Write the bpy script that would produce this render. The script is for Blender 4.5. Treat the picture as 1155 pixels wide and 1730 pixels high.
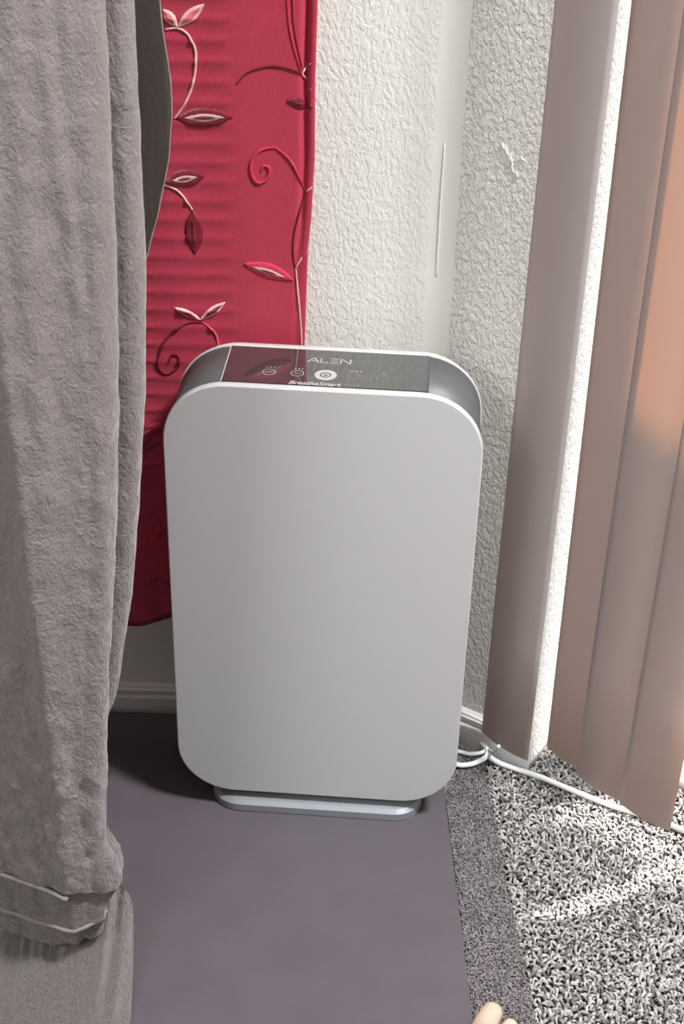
import bpy, math, random
import numpy as np
from mathutils import Vector, Matrix, noise

for o in list(bpy.data.objects):
    bpy.data.objects.remove(o, do_unlink=True)
scene = bpy.context.scene
COL = scene.collection
rnd = random.Random(7)
RNG = np.random.default_rng(11)

# ------------------------------------------------------------------ camera
PITCH, ROLL, CAM_H = math.radians(32.58), math.radians(1.54), 1.259
F = Vector((0, math.cos(PITCH), -math.sin(PITCH)))
R0 = Vector((1, 0, 0)); U0 = R0.cross(F)
Rv = R0 * math.cos(ROLL) + U0 * math.sin(ROLL)
Uv = U0 * math.cos(ROLL) - R0 * math.sin(ROLL)
cd = bpy.data.cameras.new('camera')
cam = bpy.data.objects.new('camera', cd); COL.objects.link(cam)
cam.matrix_world = Matrix(((Rv.x, Uv.x, -F.x, 0), (Rv.y, Uv.y, -F.y, 0), (Rv.z, Uv.z, -F.z, CAM_H), (0, 0, 0, 1)))
cd.sensor_fit = 'HORIZONTAL'; cd.sensor_width = 36.0; cd.lens = 2500.0 / 1155.0 * 36.0
cd.clip_start = 0.02
scene.camera = cam

# ------------------------------------------------------------------ world, sun, added fill, exposure
world = bpy.data.worlds.new('sky'); scene.world = world; world.use_nodes = True
bg = world.node_tree.nodes['Background']
bg.inputs[0].default_value = (0.80, 0.88, 1.0, 1); bg.inputs[1].default_value = 1.0

A = math.radians(32.0)                                   # the door wall leaves the back wall at this angle
D = Vector((math.cos(A), -math.sin(A), 0))               # along the door wall, away from the corner
NOUT = Vector((math.sin(A), math.cos(A), 0))             # out of the room through the door
C0 = Vector((0.100, 1.494, 0))                           # inside corner
YB = 1.494                                               # back wall
ZC = -0.016                                              # carpet backing level (mat top is zero)


def on_wall(s, off, z):
    """point at distance s along the door wall, off into the room, height z"""
    return C0 + D * s - NOUT * off + Vector((0, 0, z))


def aim(o, target):
    o.rotation_euler = (Vector(target) - o.location).to_track_quat('-Z', 'Y').to_euler()


SUN_PHI, SUN_EL = math.radians(58), math.radians(54)
sun_dir = (D * math.cos(SUN_PHI) + NOUT * math.sin(SUN_PHI)) * math.cos(SUN_EL) + Vector((0, 0, math.sin(SUN_EL)))
sd = bpy.data.lights.new('sun', 'SUN'); sd.energy = 19.0; sd.angle = math.radians(1.5); sd.color = (1.0, 0.95, 0.89)
so = bpy.data.objects.new('sun', sd); COL.objects.link(so)
so.rotation_euler = (-sun_dir).to_track_quat('-Z', 'Y').to_euler()

fd = bpy.data.lights.new('room_fill', 'AREA'); fd.shape = 'RECTANGLE'; fd.size = 0.9; fd.size_y = 0.9; fd.energy = 27.0; fd.color = (0.97, 0.975, 1.0)  # added fill lamp inside the room, brightens the door wall
fo = bpy.data.objects.new('room_fill', fd); COL.objects.link(fo)
fo.location = (-1.25, -0.65, 2.0); aim(fo, (0.2, 1.40, 0.5))

vs = scene.view_settings
vs.view_transform = 'Standard'; vs.look = 'None'; vs.exposure = 0.0; vs.gamma = 1.0; vs.use_curve_mapping = False

# ------------------------------------------------------------------ materials
def nodes(name):
    m = bpy.data.materials.new(name); m.use_nodes = True
    nt = m.node_tree
    return m, nt, nt.nodes['Principled BSDF']


def mat(name, col, rough=0.5, metal=0.0, spec=0.5, col2=None, nscale=50, bump=0.0, bscale=200, bdetail=3, coat=0.0, sheen=0.0, stretch=(1, 1, 1), bdist=0.002):
    m, nt, b = nodes(name)
    b.inputs['Base Color'].default_value = (*col, 1)
    b.inputs['Roughness'].default_value = rough
    b.inputs['Metallic'].default_value = metal
    b.inputs['Specular IOR Level'].default_value = spec
    b.inputs['Coat Weight'].default_value = coat
    b.inputs['Sheen Weight'].default_value = sheen
    tc = nt.nodes.new('ShaderNodeTexCoord'); mp = nt.nodes.new('ShaderNodeMapping')
    mp.inputs['Scale'].default_value = stretch
    nt.links.new(tc.outputs['Object'], mp.inputs[0])
    if col2:
        n = nt.nodes.new('ShaderNodeTexNoise'); n.inputs['Scale'].default_value = nscale; n.inputs['Detail'].default_value = 4
        mx = nt.nodes.new('ShaderNodeMix'); mx.data_type = 'RGBA'
        mx.inputs[6].default_value = (*col, 1); mx.inputs[7].default_value = (*col2, 1)
        nt.links.new(mp.outputs[0], n.inputs['Vector']); nt.links.new(n.outputs['Fac'], mx.inputs[0])
        nt.links.new(mx.outputs[2], b.inputs['Base Color'])
    if bump:
        n = nt.nodes.new('ShaderNodeTexNoise'); n.inputs['Scale'].default_value = bscale; n.inputs['Detail'].default_value = bdetail
        bp = nt.nodes.new('ShaderNodeBump'); bp.inputs['Strength'].default_value = bump; bp.inputs['Distance'].default_value = bdist
        nt.links.new(mp.outputs[0], n.inputs['Vector']); nt.links.new(n.outputs['Fac'], bp.inputs['Height'])
        nt.links.new(bp.outputs[0], b.inputs['Normal'])
    return m


def wall_material(name, strength):
    m, nt, b = nodes(name)
    b.inputs['Base Color'].default_value = (0.80, 0.795, 0.74, 1)
    b.inputs['Roughness'].default_value = 0.55
    tc = nt.nodes.new('ShaderNodeTexCoord')
    n0 = nt.nodes.new('ShaderNodeTexNoise'); n0.inputs['Scale'].default_value = 60; n0.inputs['Detail'].default_value = 2
    mixv = nt.nodes.new('ShaderNodeVectorMath'); mixv.operation = 'MULTIPLY_ADD'; mixv.inputs[1].default_value = (0.008, 0.008, 0.008)
    mp = nt.nodes.new('ShaderNodeMapping'); mp.inputs['Scale'].default_value = (1, 1, 0.6)
    nt.links.new(tc.outputs['Object'], mp.inputs[0])
    nt.links.new(mp.outputs[0], n0.inputs['Vector']); nt.links.new(n0.outputs['Color'], mixv.inputs[0]); nt.links.new(mp.outputs[0], mixv.inputs[2])
    n1 = nt.nodes.new('ShaderNodeTexNoise'); n1.inputs['Scale'].default_value = 250; n1.inputs['Detail'].default_value = 2.5; n1.inputs['Roughness'].default_value = 0.55
    nt.links.new(mixv.outputs[0], n1.inputs['Vector'])
    rp = nt.nodes.new('ShaderNodeMapRange'); rp.inputs['From Min'].default_value = 0.36; rp.inputs['From Max'].default_value = 0.62; rp.interpolation_type = 'SMOOTHSTEP'
    nt.links.new(n1.outputs['Fac'], rp.inputs['Value'])
    bp = nt.nodes.new('ShaderNodeBump'); bp.inputs['Strength'].default_value = strength; bp.inputs['Distance'].default_value = 0.0014
    nt.links.new(rp.outputs[0], bp.inputs['Height']); nt.links.new(bp.outputs[0], b.inputs['Normal'])
    return m


def island_material(name, c1, c2, c3, rough=0.85, sheen=0.2):
    """each yarn tuft (mesh island) gets its own tone"""
    m, nt, b = nodes(name)
    g = nt.nodes.new('ShaderNodeNewGeometry')
    cr = nt.nodes.new('ShaderNodeValToRGB')
    cr.color_ramp.elements[0].color = (*c1, 1); cr.color_ramp.elements[1].color = (*c3, 1)
    e = cr.color_ramp.elements.new(0.5); e.color = (*c2, 1)
    nt.links.new(g.outputs['Random Per Island'], cr.inputs[0]); nt.links.new(cr.outputs[0], b.inputs['Base Color'])
    b.inputs['Roughness'].default_value = rough; b.inputs['Sheen Weight'].default_value = sheen
    b.inputs['Specular IOR Level'].default_value = 0.25
    return m


def cloth_material(name, c1, c2, bump, wr_scale, stretch, rough=0.7, sheen=0.35, dist=0.004):
    """crushed velvet: crinkles from warped noise, plus a fine nap"""
    m, nt, b = nodes(name)
    tc = nt.nodes.new('ShaderNodeTexCoord'); mp = nt.nodes.new('ShaderNodeMapping'); mp.inputs['Scale'].default_value = stretch
    nt.links.new(tc.outputs['Object'], mp.inputs[0])
    n1 = nt.nodes.new('ShaderNodeTexNoise'); n1.inputs['Scale'].default_value = wr_scale; n1.inputs['Detail'].default_value = 5; n1.inputs['Distortion'].default_value = 1.3; n1.inputs['Roughness'].default_value = 0.6
    nt.links.new(mp.outputs[0], n1.inputs['Vector'])
    n2 = nt.nodes.new('ShaderNodeTexNoise'); n2.inputs['Scale'].default_value = wr_scale * 4; n2.inputs['Detail'].default_value = 3
    nt.links.new(mp.outputs[0], n2.inputs['Vector'])
    n3 = nt.nodes.new('ShaderNodeTexNoise'); n3.inputs['Scale'].default_value = 700; n3.inputs['Detail'].default_value = 2
    nt.links.new(tc.outputs['Object'], n3.inputs['Vector'])
    mx = nt.nodes.new('ShaderNodeMix'); mx.data_type = 'RGBA'; mx.inputs[6].default_value = (*c1, 1); mx.inputs[7].default_value = (*c2, 1)
    nt.links.new(n3.outputs['Fac'], mx.inputs[0]); nt.links.new(mx.outputs[2], b.inputs['Base Color'])
    ad = nt.nodes.new('ShaderNodeMath'); ad.operation = 'MULTIPLY_ADD'; ad.inputs[1].default_value = 0.35
    nt.links.new(n2.outputs['Fac'], ad.inputs[0]); nt.links.new(n1.outputs['Fac'], ad.inputs[2])
    bp = nt.nodes.new('ShaderNodeBump'); bp.inputs['Strength'].default_value = bump; bp.inputs['Distance'].default_value = dist
    nt.links.new(ad.outputs[0], bp.inputs['Height']); nt.links.new(bp.outputs[0], b.inputs['Normal'])
    sx = nt.nodes.new('ShaderNodeSeparateXYZ'); nt.links.new(tc.outputs['Object'], sx.inputs[0])     # more crumpled towards the hem
    mr = nt.nodes.new('ShaderNodeMapRange'); mr.inputs['From Min'].default_value = 0.25; mr.inputs['From Max'].default_value = 0.75
    mr.inputs['To Min'].default_value = bump; mr.inputs['To Max'].default_value = bump * 0.5
    nt.links.new(sx.outputs[2], mr.inputs['Value']); nt.links.new(mr.outputs[0], bp.inputs['Strength'])
    b.inputs['Roughness'].default_value = rough; b.inputs['Sheen Weight'].default_value = sheen; b.inputs['Sheen Roughness'].default_value = 0.4
    b.inputs['Specular IOR Level'].default_value = 0.35
    return m


def curtain_material():
    """thin red voile: a little of what lies behind shows through"""
    m, nt, b = nodes('red_voile')
    tc = nt.nodes.new('ShaderNodeTexCoord')
    n = nt.nodes.new('ShaderNodeTexNoise'); n.inputs['Scale'].default_value = 400; n.inputs['Detail'].default_value = 2
    mp = nt.nodes.new('ShaderNodeMapping'); mp.inputs['Scale'].default_value = (1, 1, 0.25)
    nt.links.new(tc.outputs['Object'], mp.inputs[0]); nt.links.new(mp.outputs[0], n.inputs['Vector'])
    mx = nt.nodes.new('ShaderNodeMix'); mx.data_type = 'RGBA'; mx.inputs[6].default_value = (0.47, 0.028, 0.068, 1); mx.inputs[7].default_value = (0.60, 0.052, 0.100, 1)
    nt.links.new(n.outputs['Fac'], mx.inputs[0]); nt.links.new(mx.outputs[2], b.inputs['Base Color'])
    b.inputs['Roughness'].default_value = 0.6; b.inputs['Sheen Weight'].default_value = 0.25
    tr = nt.nodes.new('ShaderNodeBsdfTransparent'); tr.inputs[0].default_value = (1, 0.35, 0.42, 1)
    tl = nt.nodes.new('ShaderNodeBsdfTranslucent'); tl.inputs[0].default_value = (0.7, 0.02, 0.05, 1)
    m1 = nt.nodes.new('ShaderNodeMixShader'); m1.inputs[0].default_value = 0.12
    m2 = nt.nodes.new('ShaderNodeMixShader'); m2.inputs[0].default_value = 0.09
    out = nt.nodes['Material Output']
    nt.links.new(b.outputs[0], m1.inputs[1]); nt.links.new(tl.outputs[0], m1.inputs[2])
    nt.links.new(m1.outputs[0], m2.inputs[1]); nt.links.new(tr.outputs[0], m2.inputs[2])
    nt.links.new(m2.outputs[0], out.inputs[0])
    return m


def slat_material():
    m, nt, b = nodes('blind_vinyl')
    b.inputs['Base Color'].default_value = (0.50, 0.505, 0.515, 1)
    b.inputs['Roughness'].default_value = 0.38
    tl = nt.nodes.new('ShaderNodeBsdfTranslucent'); tl.inputs[0].default_value = (0.90, 0.55, 0.32, 1)
    m1 = nt.nodes.new('ShaderNodeMixShader'); m1.inputs[0].default_value = 0.32
    out = nt.nodes['Material Output']
    nt.links.new(b.outputs[0], m1.inputs[1]); nt.links.new(tl.outputs[0], m1.inputs[2]); nt.links.new(m1.outputs[0], out.inputs[0])
    return m


def glass_material():
    m, nt, b = nodes('clear_glass')
    tr = nt.nodes.new('ShaderNodeBsdfTransparent'); gl = nt.nodes.new('ShaderNodeBsdfGlossy'); gl.inputs['Roughness'].default_value = 0.02
    mx = nt.nodes.new('ShaderNodeMixShader'); mx.inputs[0].default_value = 0.05
    nt.links.new(tr.outputs[0], mx.inputs[1]); nt.links.new(gl.outputs[0], mx.inputs[2])
    nt.links.new(mx.outputs[0], nt.nodes['Material Output'].inputs[0])
    return m


def stitch_material(name, col, col2):
    m, nt, b = nodes(name)
    tc = nt.nodes.new('ShaderNodeTexCoord')
    w = nt.nodes.new('ShaderNodeTexWave'); w.inputs['Scale'].default_value = 330; w.inputs['Distortion'].default_value = 2.0; w.bands_direction = 'X'
    nt.links.new(tc.outputs['Object'], w.inputs['Vector'])
    mx = nt.nodes.new('ShaderNodeMix'); mx.data_type = 'RGBA'; mx.inputs[6].default_value = (*col, 1); mx.inputs[7].default_value = (*col2, 1)
    nt.links.new(w.outputs['Fac'], mx.inputs[0]); nt.links.new(mx.outputs[2], b.inputs['Base Color'])
    bp = nt.nodes.new('ShaderNodeBump'); bp.inputs['Strength'].default_value = 0.5; bp.inputs['Distance'].default_value = 0.001
    nt.links.new(w.outputs['Fac'], bp.inputs['Height']); nt.links.new(bp.outputs[0], b.inputs['Normal'])
    b.inputs['Roughness'].default_value = 0.4
    return m


M = {}
M['wall'] = wall_material('textured_paint', 0.36)
M['wall_rough'] = wall_material('rough_textured_paint', 0.95)
M['smooth_paint'] = mat('smooth_paint', (0.82, 0.815, 0.78), 0.5, bump=0.05, bscale=60)
M['trim'] = mat('trim_paint', (0.78, 0.77, 0.76), 0.35)
M['ceiling'] = mat('ceiling_paint', (0.8, 0.79, 0.77), 0.8)
M['carpet_base'] = mat('carpet_backing', (0.06, 0.055, 0.05), 0.95, col2=(0.12, 0.11, 0.10), nscale=260, bump=0.8, bscale=300)
M['carpet'] = island_material('carpet_yarn', (0.11, 0.10, 0.095), (0.33, 0.31, 0.295), (0.50, 0.48, 0.46))
M['rug'] = island_material('rug_yarn', (0.085, 0.073, 0.074), (0.165, 0.148, 0.148), (0.265, 0.238, 0.236))
M['rug_base'] = mat('rug_backing', (0.08, 0.07, 0.07), 0.95, col2=(0.14, 0.125, 0.125), nscale=500, bump=0.6, bscale=500)
M['mat'] = mat('felt_mat', (0.085, 0.072, 0.083), 0.85, col2=(0.108, 0.093, 0.106), nscale=18, bump=0.35, bscale=520, bdist=0.0012, spec=0.25)
M['mat_edge'] = mat('mat_edge', (0.035, 0.03, 0.033), 0.9)
M['pur_white'] = mat('satin_white_plastic', (0.53, 0.53, 0.535), 0.42, spec=0.4)
M['pur_rim'] = mat('rear_white_plastic', (0.58, 0.575, 0.57), 0.4)
M['pur_band'] = mat('silver_grey_plastic', (0.105, 0.105, 0.108), 0.5, metal=0.1)
M['pur_panel'] = mat('gloss_black_panel', (0.040, 0.040, 0.040), 0.07, coat=1.0)
M['pur_panel'].node_tree.nodes['Principled BSDF'].inputs['IOR'].default_value = 1.75
M['pur_panel'].node_tree.nodes['Principled BSDF'].inputs['Coat IOR'].default_value = 1.5
M['pur_print'] = mat('panel_print', (0.42, 0.41, 0.405), 0.5)
M['pur_print_dim'] = mat('panel_print_dim', (0.17, 0.17, 0.168), 0.5)
M['pur_dark'] = mat('dark_gap_plastic', (0.06, 0.062, 0.062), 0.5)
M['pur_base'] = mat('silver_base_plastic', (0.27, 0.285, 0.31), 0.40, metal=0.2)
M['red'] = curtain_material()
M['st_dark'] = stitch_material('dark_red_thread', (0.13, 0.008, 0.02), (0.32, 0.018, 0.045))
M['st_crim'] = stitch_material('crimson_thread', (0.55, 0.02, 0.07), (0.75, 0.05, 0.12))
M['st_pale'] = stitch_material('pale_pink_thread', (0.85, 0.42, 0.42), (0.95, 0.68, 0.62))
M['st_cream'] = stitch_material('cream_thread', (0.35, 0.16, 0.14), (0.92, 0.80, 0.72))
M['st_rose'] = stitch_material('rose_thread', (0.70, 0.06, 0.11), (0.90, 0.22, 0.26))
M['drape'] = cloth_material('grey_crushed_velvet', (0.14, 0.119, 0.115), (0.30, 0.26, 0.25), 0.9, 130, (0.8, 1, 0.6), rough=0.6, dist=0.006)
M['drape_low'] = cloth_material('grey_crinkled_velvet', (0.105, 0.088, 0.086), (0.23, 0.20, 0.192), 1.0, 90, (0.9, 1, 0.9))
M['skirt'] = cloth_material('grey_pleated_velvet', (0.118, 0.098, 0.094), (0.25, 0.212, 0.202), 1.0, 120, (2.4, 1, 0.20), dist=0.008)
M['seam'] = mat('hem_piping', (0.24, 0.21, 0.20), 0.6, bump=0.5, bscale=600)
M['slat'] = slat_material()
M['mini'] = mat('mini_blind_paint', (0.85, 0.83, 0.80), 0.4)
M['cord'] = mat('white_cord_rubber', (0.80, 0.80, 0.78), 0.38)
M['glass'] = glass_material()
M['alu'] = mat('white_door_vinyl', (0.78, 0.79, 0.80), 0.4)
M['patio'] = mat('patio_concrete', (0.11, 0.115, 0.12), 0.9, col2=(0.15, 0.155, 0.16), nscale=12)
M['skin'] = mat('skin', (0.56, 0.40, 0.31), 0.5, col2=(0.62, 0.47, 0.37), nscale=30)
M['wood'] = mat('sun_blocker_wood', (0.30, 0.17, 0.09), 0.7, col2=(0.20, 0.11, 0.06), nscale=20, stretch=(1, 1, 6))  # for the added sun blocker outside the door
M['key_lamp_glow'] = mat('key_lamp_diffuser', (0.85, 0.85, 0.83), 0.5)  # glowing face of the added key lamp
M['key_lamp_glow'].node_tree.nodes['Principled BSDF'].inputs['Emission Color'].default_value = (1, .98, .95, 1)
M['key_lamp_glow'].node_tree.nodes['Principled BSDF'].inputs['Emission Strength'].default_value = 4.0
M['nail'] = mat('nail', (0.72, 0.50, 0.42), 0.25)

# ------------------------------------------------------------------ helpers
def obj(name, verts, faces, material, parent=None, smooth=False, flip=False):
    me = bpy.data.meshes.new(name)
    me.from_pydata([tuple(v) for v in verts], [], [tuple(reversed(f)) if flip else tuple(f) for f in faces])
    me.materials.append(material)
    if smooth:
        me.polygons.foreach_set('use_smooth', [True] * len(me.polygons))
    me.validate(); me.update()
    o = bpy.data.objects.new(name, me); COL.objects.link(o)
    if parent: o.parent = parent
    return o


def thing(name, label, cat, loc=(0, 0, 0), rz=0.0, group=None):
    o = bpy.data.objects.new(name, None); COL.objects.link(o)
    o.empty_display_size = 0.05
    o.location = loc; o.rotation_euler = (0, 0, rz)
    o['label'] = label; o['category'] = cat
    if group: o['group'] = group
    return o


def tag(o, label, cat, group=None):
    o['label'] = label; o['category'] = cat
    if group: o['group'] = group
    return o


def structure(o, label=None, cat=None):
    o['kind'] = 'structure'
    if label: o['label'] = label
    if cat: o['category'] = cat
    return o


def box(p0, p1):
    (a, b, c), (d, e, f) = p0, p1
    v = [(a, b, c), (d, b, c), (d, e, c), (a, e, c), (a, b, f), (d, b, f), (d, e, f), (a, e, f)]
    q = [(0, 3, 2, 1), (4, 5, 6, 7), (0, 1, 5, 4), (1, 2, 6, 5), (2, 3, 7, 6), (3, 0, 4, 7)]
    return v, q


def joined(*parts):
    V, Q = [], []
    for v, q in parts:
        n = len(V); V += list(v); Q += [tuple(i + n for i in f) for f in q]
    return V, Q


def wall_box(s0, s1, o0, o1, z0, z1):
    """box in door-wall coordinates (o: into the room)"""
    v, q = box((s0, -o1, z0), (s1, -o0, z1))
    return [tuple(C0 + D * x + NOUT * y + Vector((0, 0, z))) for x, y, z in v], q


def prism(poly, z0, z1):
    """extruded ground polygon, counter-clockwise seen from above"""
    n = len(poly)
    v = [(x, y, z0) for x, y in poly] + [(x, y, z1) for x, y in poly]
    q = [tuple(reversed(range(n))), tuple(range(n, 2 * n))] + [(i, (i + 1) % n, n + (i + 1) % n, n + i) for i in range(n)]
    return v, q


def grid_faces(nr, nc, closed=False):
    q = []
    for i in range(nr - 1):
        for j in range(nc - (0 if closed else 1)):
            k = (j + 1) % nc
            q.append((i * nc + j, i * nc + k, (i + 1) * nc + k, (i + 1) * nc + j))
    return q


def catmull(pts, n=8):
    P = [Vector(p) for p in pts]
    if len(P) < 3:
        return [P[0].lerp(P[1], i / n) for i in range(n + 1)]
    out = []
    for i in range(len(P) - 1):
        p0 = P[max(i - 1, 0)]; p1 = P[i]; p2 = P[i + 1]; p3 = P[min(i + 2, len(P) - 1)]
        for k in range(n):
            t = k / n
            out.append(0.5 * ((2 * p1) + (p2 - p0) * t + (2 * p0 - 5 * p1 + 4 * p2 - p3) * t * t + (3 * p1 - p0 - 3 * p2 + p3) * t ** 3))
    out.append(P[-1]); return out


def tube(pts, r, sides=8, taper=None):
    """pts: smoothed path; r radius (or list)"""
    V = []; n = len(pts)
    up = Vector((0.13, 0.21, 0.97)); prev = None
    for i, p in enumerate(pts):
        t = (pts[min(i + 1, n - 1)] - pts[max(i - 1, 0)]).normalized()
        if prev is None:
            prev = up.cross(t).normalized()
        a = (prev - t * prev.dot(t)).normalized(); prev = a
        b = t.cross(a)
        rr = r[i] if isinstance(r, (list, tuple)) else r
        for k in range(sides):
            w = 2 * math.pi * k / sides
            V.append(p + (a * math.cos(w) + b * math.sin(w)) * rr)
    Q = grid_faces(n, sides, True)
    Q.append(tuple(reversed(range(sides)))); Q.append(tuple(range((n - 1) * sides, n * sides)))
    return V, Q


def interp(tab, x):
    xs = [t[0] for t in tab]; ys = [t[1] for t in tab]
    return float(np.interp(x, xs, ys))


# ------------------------------------------------------------------ the setting
LX, RX, RY, ZT = -1.55, None, -2.1, 2.42
SEND = 2.35                                              # far end of the door wall
pe = on_wall(SEND, 0, 0); RX = pe.x
S_OPEN0, S_OPEN1, HEAD = 0.167, 2.12, 2.04
WT = 0.11                                                # wall thickness

# floor: carpet backing under everything inside
fl = structure(obj('floor', *prism([(LX, RY), (RX, RY), (pe.x, pe.y), tuple(on_wall(0, -0.10, 0))[:2], (0.13, YB + .06), (LX, YB + .06)], ZC - 0.04, ZC), M['carpet_base']))
structure(obj('ground', *wall_box(-1.5, 4.5, -4.5, -WT, ZC - 0.10, ZC - 0.045), M['patio']))
structure(obj('ceiling', *prism([(LX - .1, RY - .1), (RX + .1, RY - .1), (RX + .1, pe.y), (C0.x + .1, YB + .12), (LX - .1, YB + .12)], ZT, ZT + 0.05), M['ceiling']))

# back wall with a window opening (hidden behind the red curtain)
WX0, WX1, WZ0, WZ1 = -0.86, -0.125, 0.30, 1.75
structure(obj('wall_back', *joined(
    box((LX - .1, YB, ZC - .02), (WX0, YB + WT, ZT)), box((WX1, YB, ZC - .02), (C0.x - 0.0145, YB + WT, ZT)),
    box((WX0, YB, ZC - .02), (WX1, YB + WT, WZ0)), box((WX0, YB, WZ1), (WX1, YB + WT, ZT))), M['wall']))
# smooth rounded inside corner
prof = []
ra = 0.055
t0 = ra * math.tan(A / 2)
cc = Vector((C0.x - t0, YB - ra, 0))
for i in range(13):
    w = math.pi / 2 - A * i / 12
    prof.append((cc.x + ra * math.cos(w), cc.y + ra * math.sin(w)))
pa = on_wall(t0, -0.06, 0)
poly = [(prof[0][0], YB + 0.06), (pa.x, pa.y)] + [p for p in reversed(prof)]
structure(obj('trim_1', *prism(list(reversed(poly)), ZC - .02, ZT), M['smooth_paint'], smooth=False), 'smooth rounded plaster strip in the wall corner', 'corner trim')
for p in bpy.data.objects['trim_1'].data.polygons: p.use_smooth = False

structure(obj('wall_door', *joined(
    wall_box(t0 - 0.0012, S_OPEN0, -WT, 0, ZC - .02, ZT), wall_box(S_OPEN1, SEND + .1, -WT, 0, ZC - .02, ZT), wall_box(S_OPEN0, S_OPEN1, -WT, 0, HEAD, ZT)), M['wall_rough']))
# caulk ridge in the corner and a scraped patch of plaster beside the blind
cx_ = cc.x + ra * math.cos(math.pi / 2 - A * .36); cy_ = cc.y + ra * math.sin(math.pi / 2 - A * .36)
v, q = tube(catmull([(cx_ + .0004, cy_, .760), (cx_ - .0002, cy_ - .0003, .70), (cx_, cy_ - .0003, .65), (cx_ + .0003, cy_, .612)], 6), 0.0011, 6)
obj('caulk_ridge', v, q, M['smooth_paint'], bpy.data.objects['trim_1'], smooth=True)
for a_ in ((.0607, .7729, .0650, .7650), (.0660, .7690, .0700, .7600), (.0716, .7600, .0740, .7520), (.0751, .7540, .0770, .7440), (.0790, .7470, .0815, .7400), (.0720, .7650, .0700, .7480), (.0840, .7630, .0880, .7590)):
    m_ = ((a_[0] + a_[2]) / 2 + rnd.uniform(-.002, .002), (a_[1] + a_[3]) / 2)
    v, q = tube(catmull([tuple(on_wall(a_[0], .0002, a_[1])), tuple(on_wall(m_[0], .0007, m_[1])), tuple(on_wall(a_[2], .0002, a_[3]))], 5), [.0004, .0007, .0010, .0012, .0013, .0013, .0012, .0011, .0010, .0007, .0004], 6)
    obj('plaster_scuff', v, q, M['smooth_paint'], bpy.data.objects['wall_door'], smooth=True)
structure(obj('wall_left', *box((LX - .1, RY - .1, ZC - .02), (LX, YB, ZT)), M['wall']))
structure(obj('wall_rear', *box((LX, RY - .1, ZC - .02), (RX, RY, ZT)), M['wall']))
structure(obj('wall_right', *box((RX, RY - .1, ZC - .02), (RX + .1, pe.y, ZT)), M['wall']))


def baseboard(name, pfun, u0, u1, h):
    """stepped moulding profile swept from u0 to u1"""
    pr = [(0.0, ZC), (0.012, ZC), (0.012, h * 0.50), (0.0085, h * 0.60), (0.0085, h * 0.74), (0.0105, h * 0.80), (0.0105, h * 0.84), (0.0065, h * 0.90), (0.0065, h * 0.96), (0.0045, h), (0.0, h)]
    v = [pfun(u, o, z) for u in (u0, u1) for o, z in pr]
    n = len(pr)
    q = [(i, i + 1, n + i + 1, n + i) for i in range(n - 1)] + [tuple(reversed(range(n))), tuple(range(n, 2 * n))]
    return structure(obj(name, v, q, M['trim'], flip=True))


baseboard('baseboard_back', lambda u, o, z: (u, YB - o, z), LX, C0.x - 0.004, 0.034)
baseboard('baseboard_door', lambda u, o, z: tuple(on_wall(u, o, z)), 0.004, S_OPEN0 + 0.004, 0.040)

# added round lamp under the ceiling, an unseen key light
KEY_LAMP = (0.90, 0.70)
cl = thing('added_key_lamp', 'added round white key lamp near the glass door', 'lamp', (KEY_LAMP[0], KEY_LAMP[1], ZT))


def lathe(prof, n=32):
    V = [(r * math.cos(2 * math.pi * k / n), r * math.sin(2 * math.pi * k / n), z) for r, z in prof for k in range(n)]
    Q = grid_faces(len(prof), n, True) + [tuple(reversed(range(n))), tuple(range((len(prof) - 1) * n, len(prof) * n))]
    return V, Q


obj('housing', *lathe([(.19, -.028), (.195, -.02), (.195, 0.0)]), M['trim'], cl, smooth=True)
obj('diffuser', *lathe([(.150, -.046), (.172, -.040), (.182, -.028)]), M['key_lamp_glow'], cl, smooth=True)
kd = bpy.data.lights.new('key_light', 'AREA'); kd.shape = 'DISK'; kd.size = 0.34; kd.energy = 57.0; kd.color = (0.975, 0.985, 1.0); kd.spread = math.radians(130)
ko = bpy.data.objects.new('key_light', kd); COL.objects.link(ko)
ko.parent = cl; ko.location = (0, 0, -0.052)

# window behind the curtain
w = structure(obj('window_1', *joined(
    box((WX0, YB + .05, WZ0), (WX0 + .03, YB + .09, WZ1)), box((WX1 - .03, YB + .05, WZ0), (WX1, YB + .09, WZ1)),
    box((WX0 + .03, YB + .05, WZ0), (WX1 - .03, YB + .09, WZ0 + .03)), box((WX0 + .03, YB + .05, WZ1 - .03), (WX1 - .03, YB + .09, WZ1))), M['alu']))
obj('pane', *box((WX0 + .03, YB + .068, WZ0 + .03), (WX1 - .03, YB + .072, WZ1 - .03)), M['glass'], w)

# sliding door
d1 = structure(obj('door_1', *joined(
    wall_box(S_OPEN0, S_OPEN0 + .014, -.109, -.085, ZC, HEAD), wall_box(S_OPEN1 - .045, S_OPEN1, -.105, -.075, ZC, HEAD),
    wall_box(S_OPEN0 + .014, S_OPEN1 - .045, -.105, -.075, HEAD - .05, HEAD), wall_box(1.13, 1.18, -.10, -.08, ZC + .03, HEAD - .05)), M['alu']))
obj('sill', *wall_box(S_OPEN0, S_OPEN1, -.11, -.07, ZC, ZC + .016), M['alu'], d1)
obj('pane', *wall_box(S_OPEN0 + .014, 1.13, -.092, -.088, ZC + .016, HEAD - .05), M['glass'], d1)
obj('pane', *wall_box(1.18, S_OPEN1 - .045, -.092, -.088, ZC + .016, HEAD - .05), M['glass'], d1)

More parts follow.
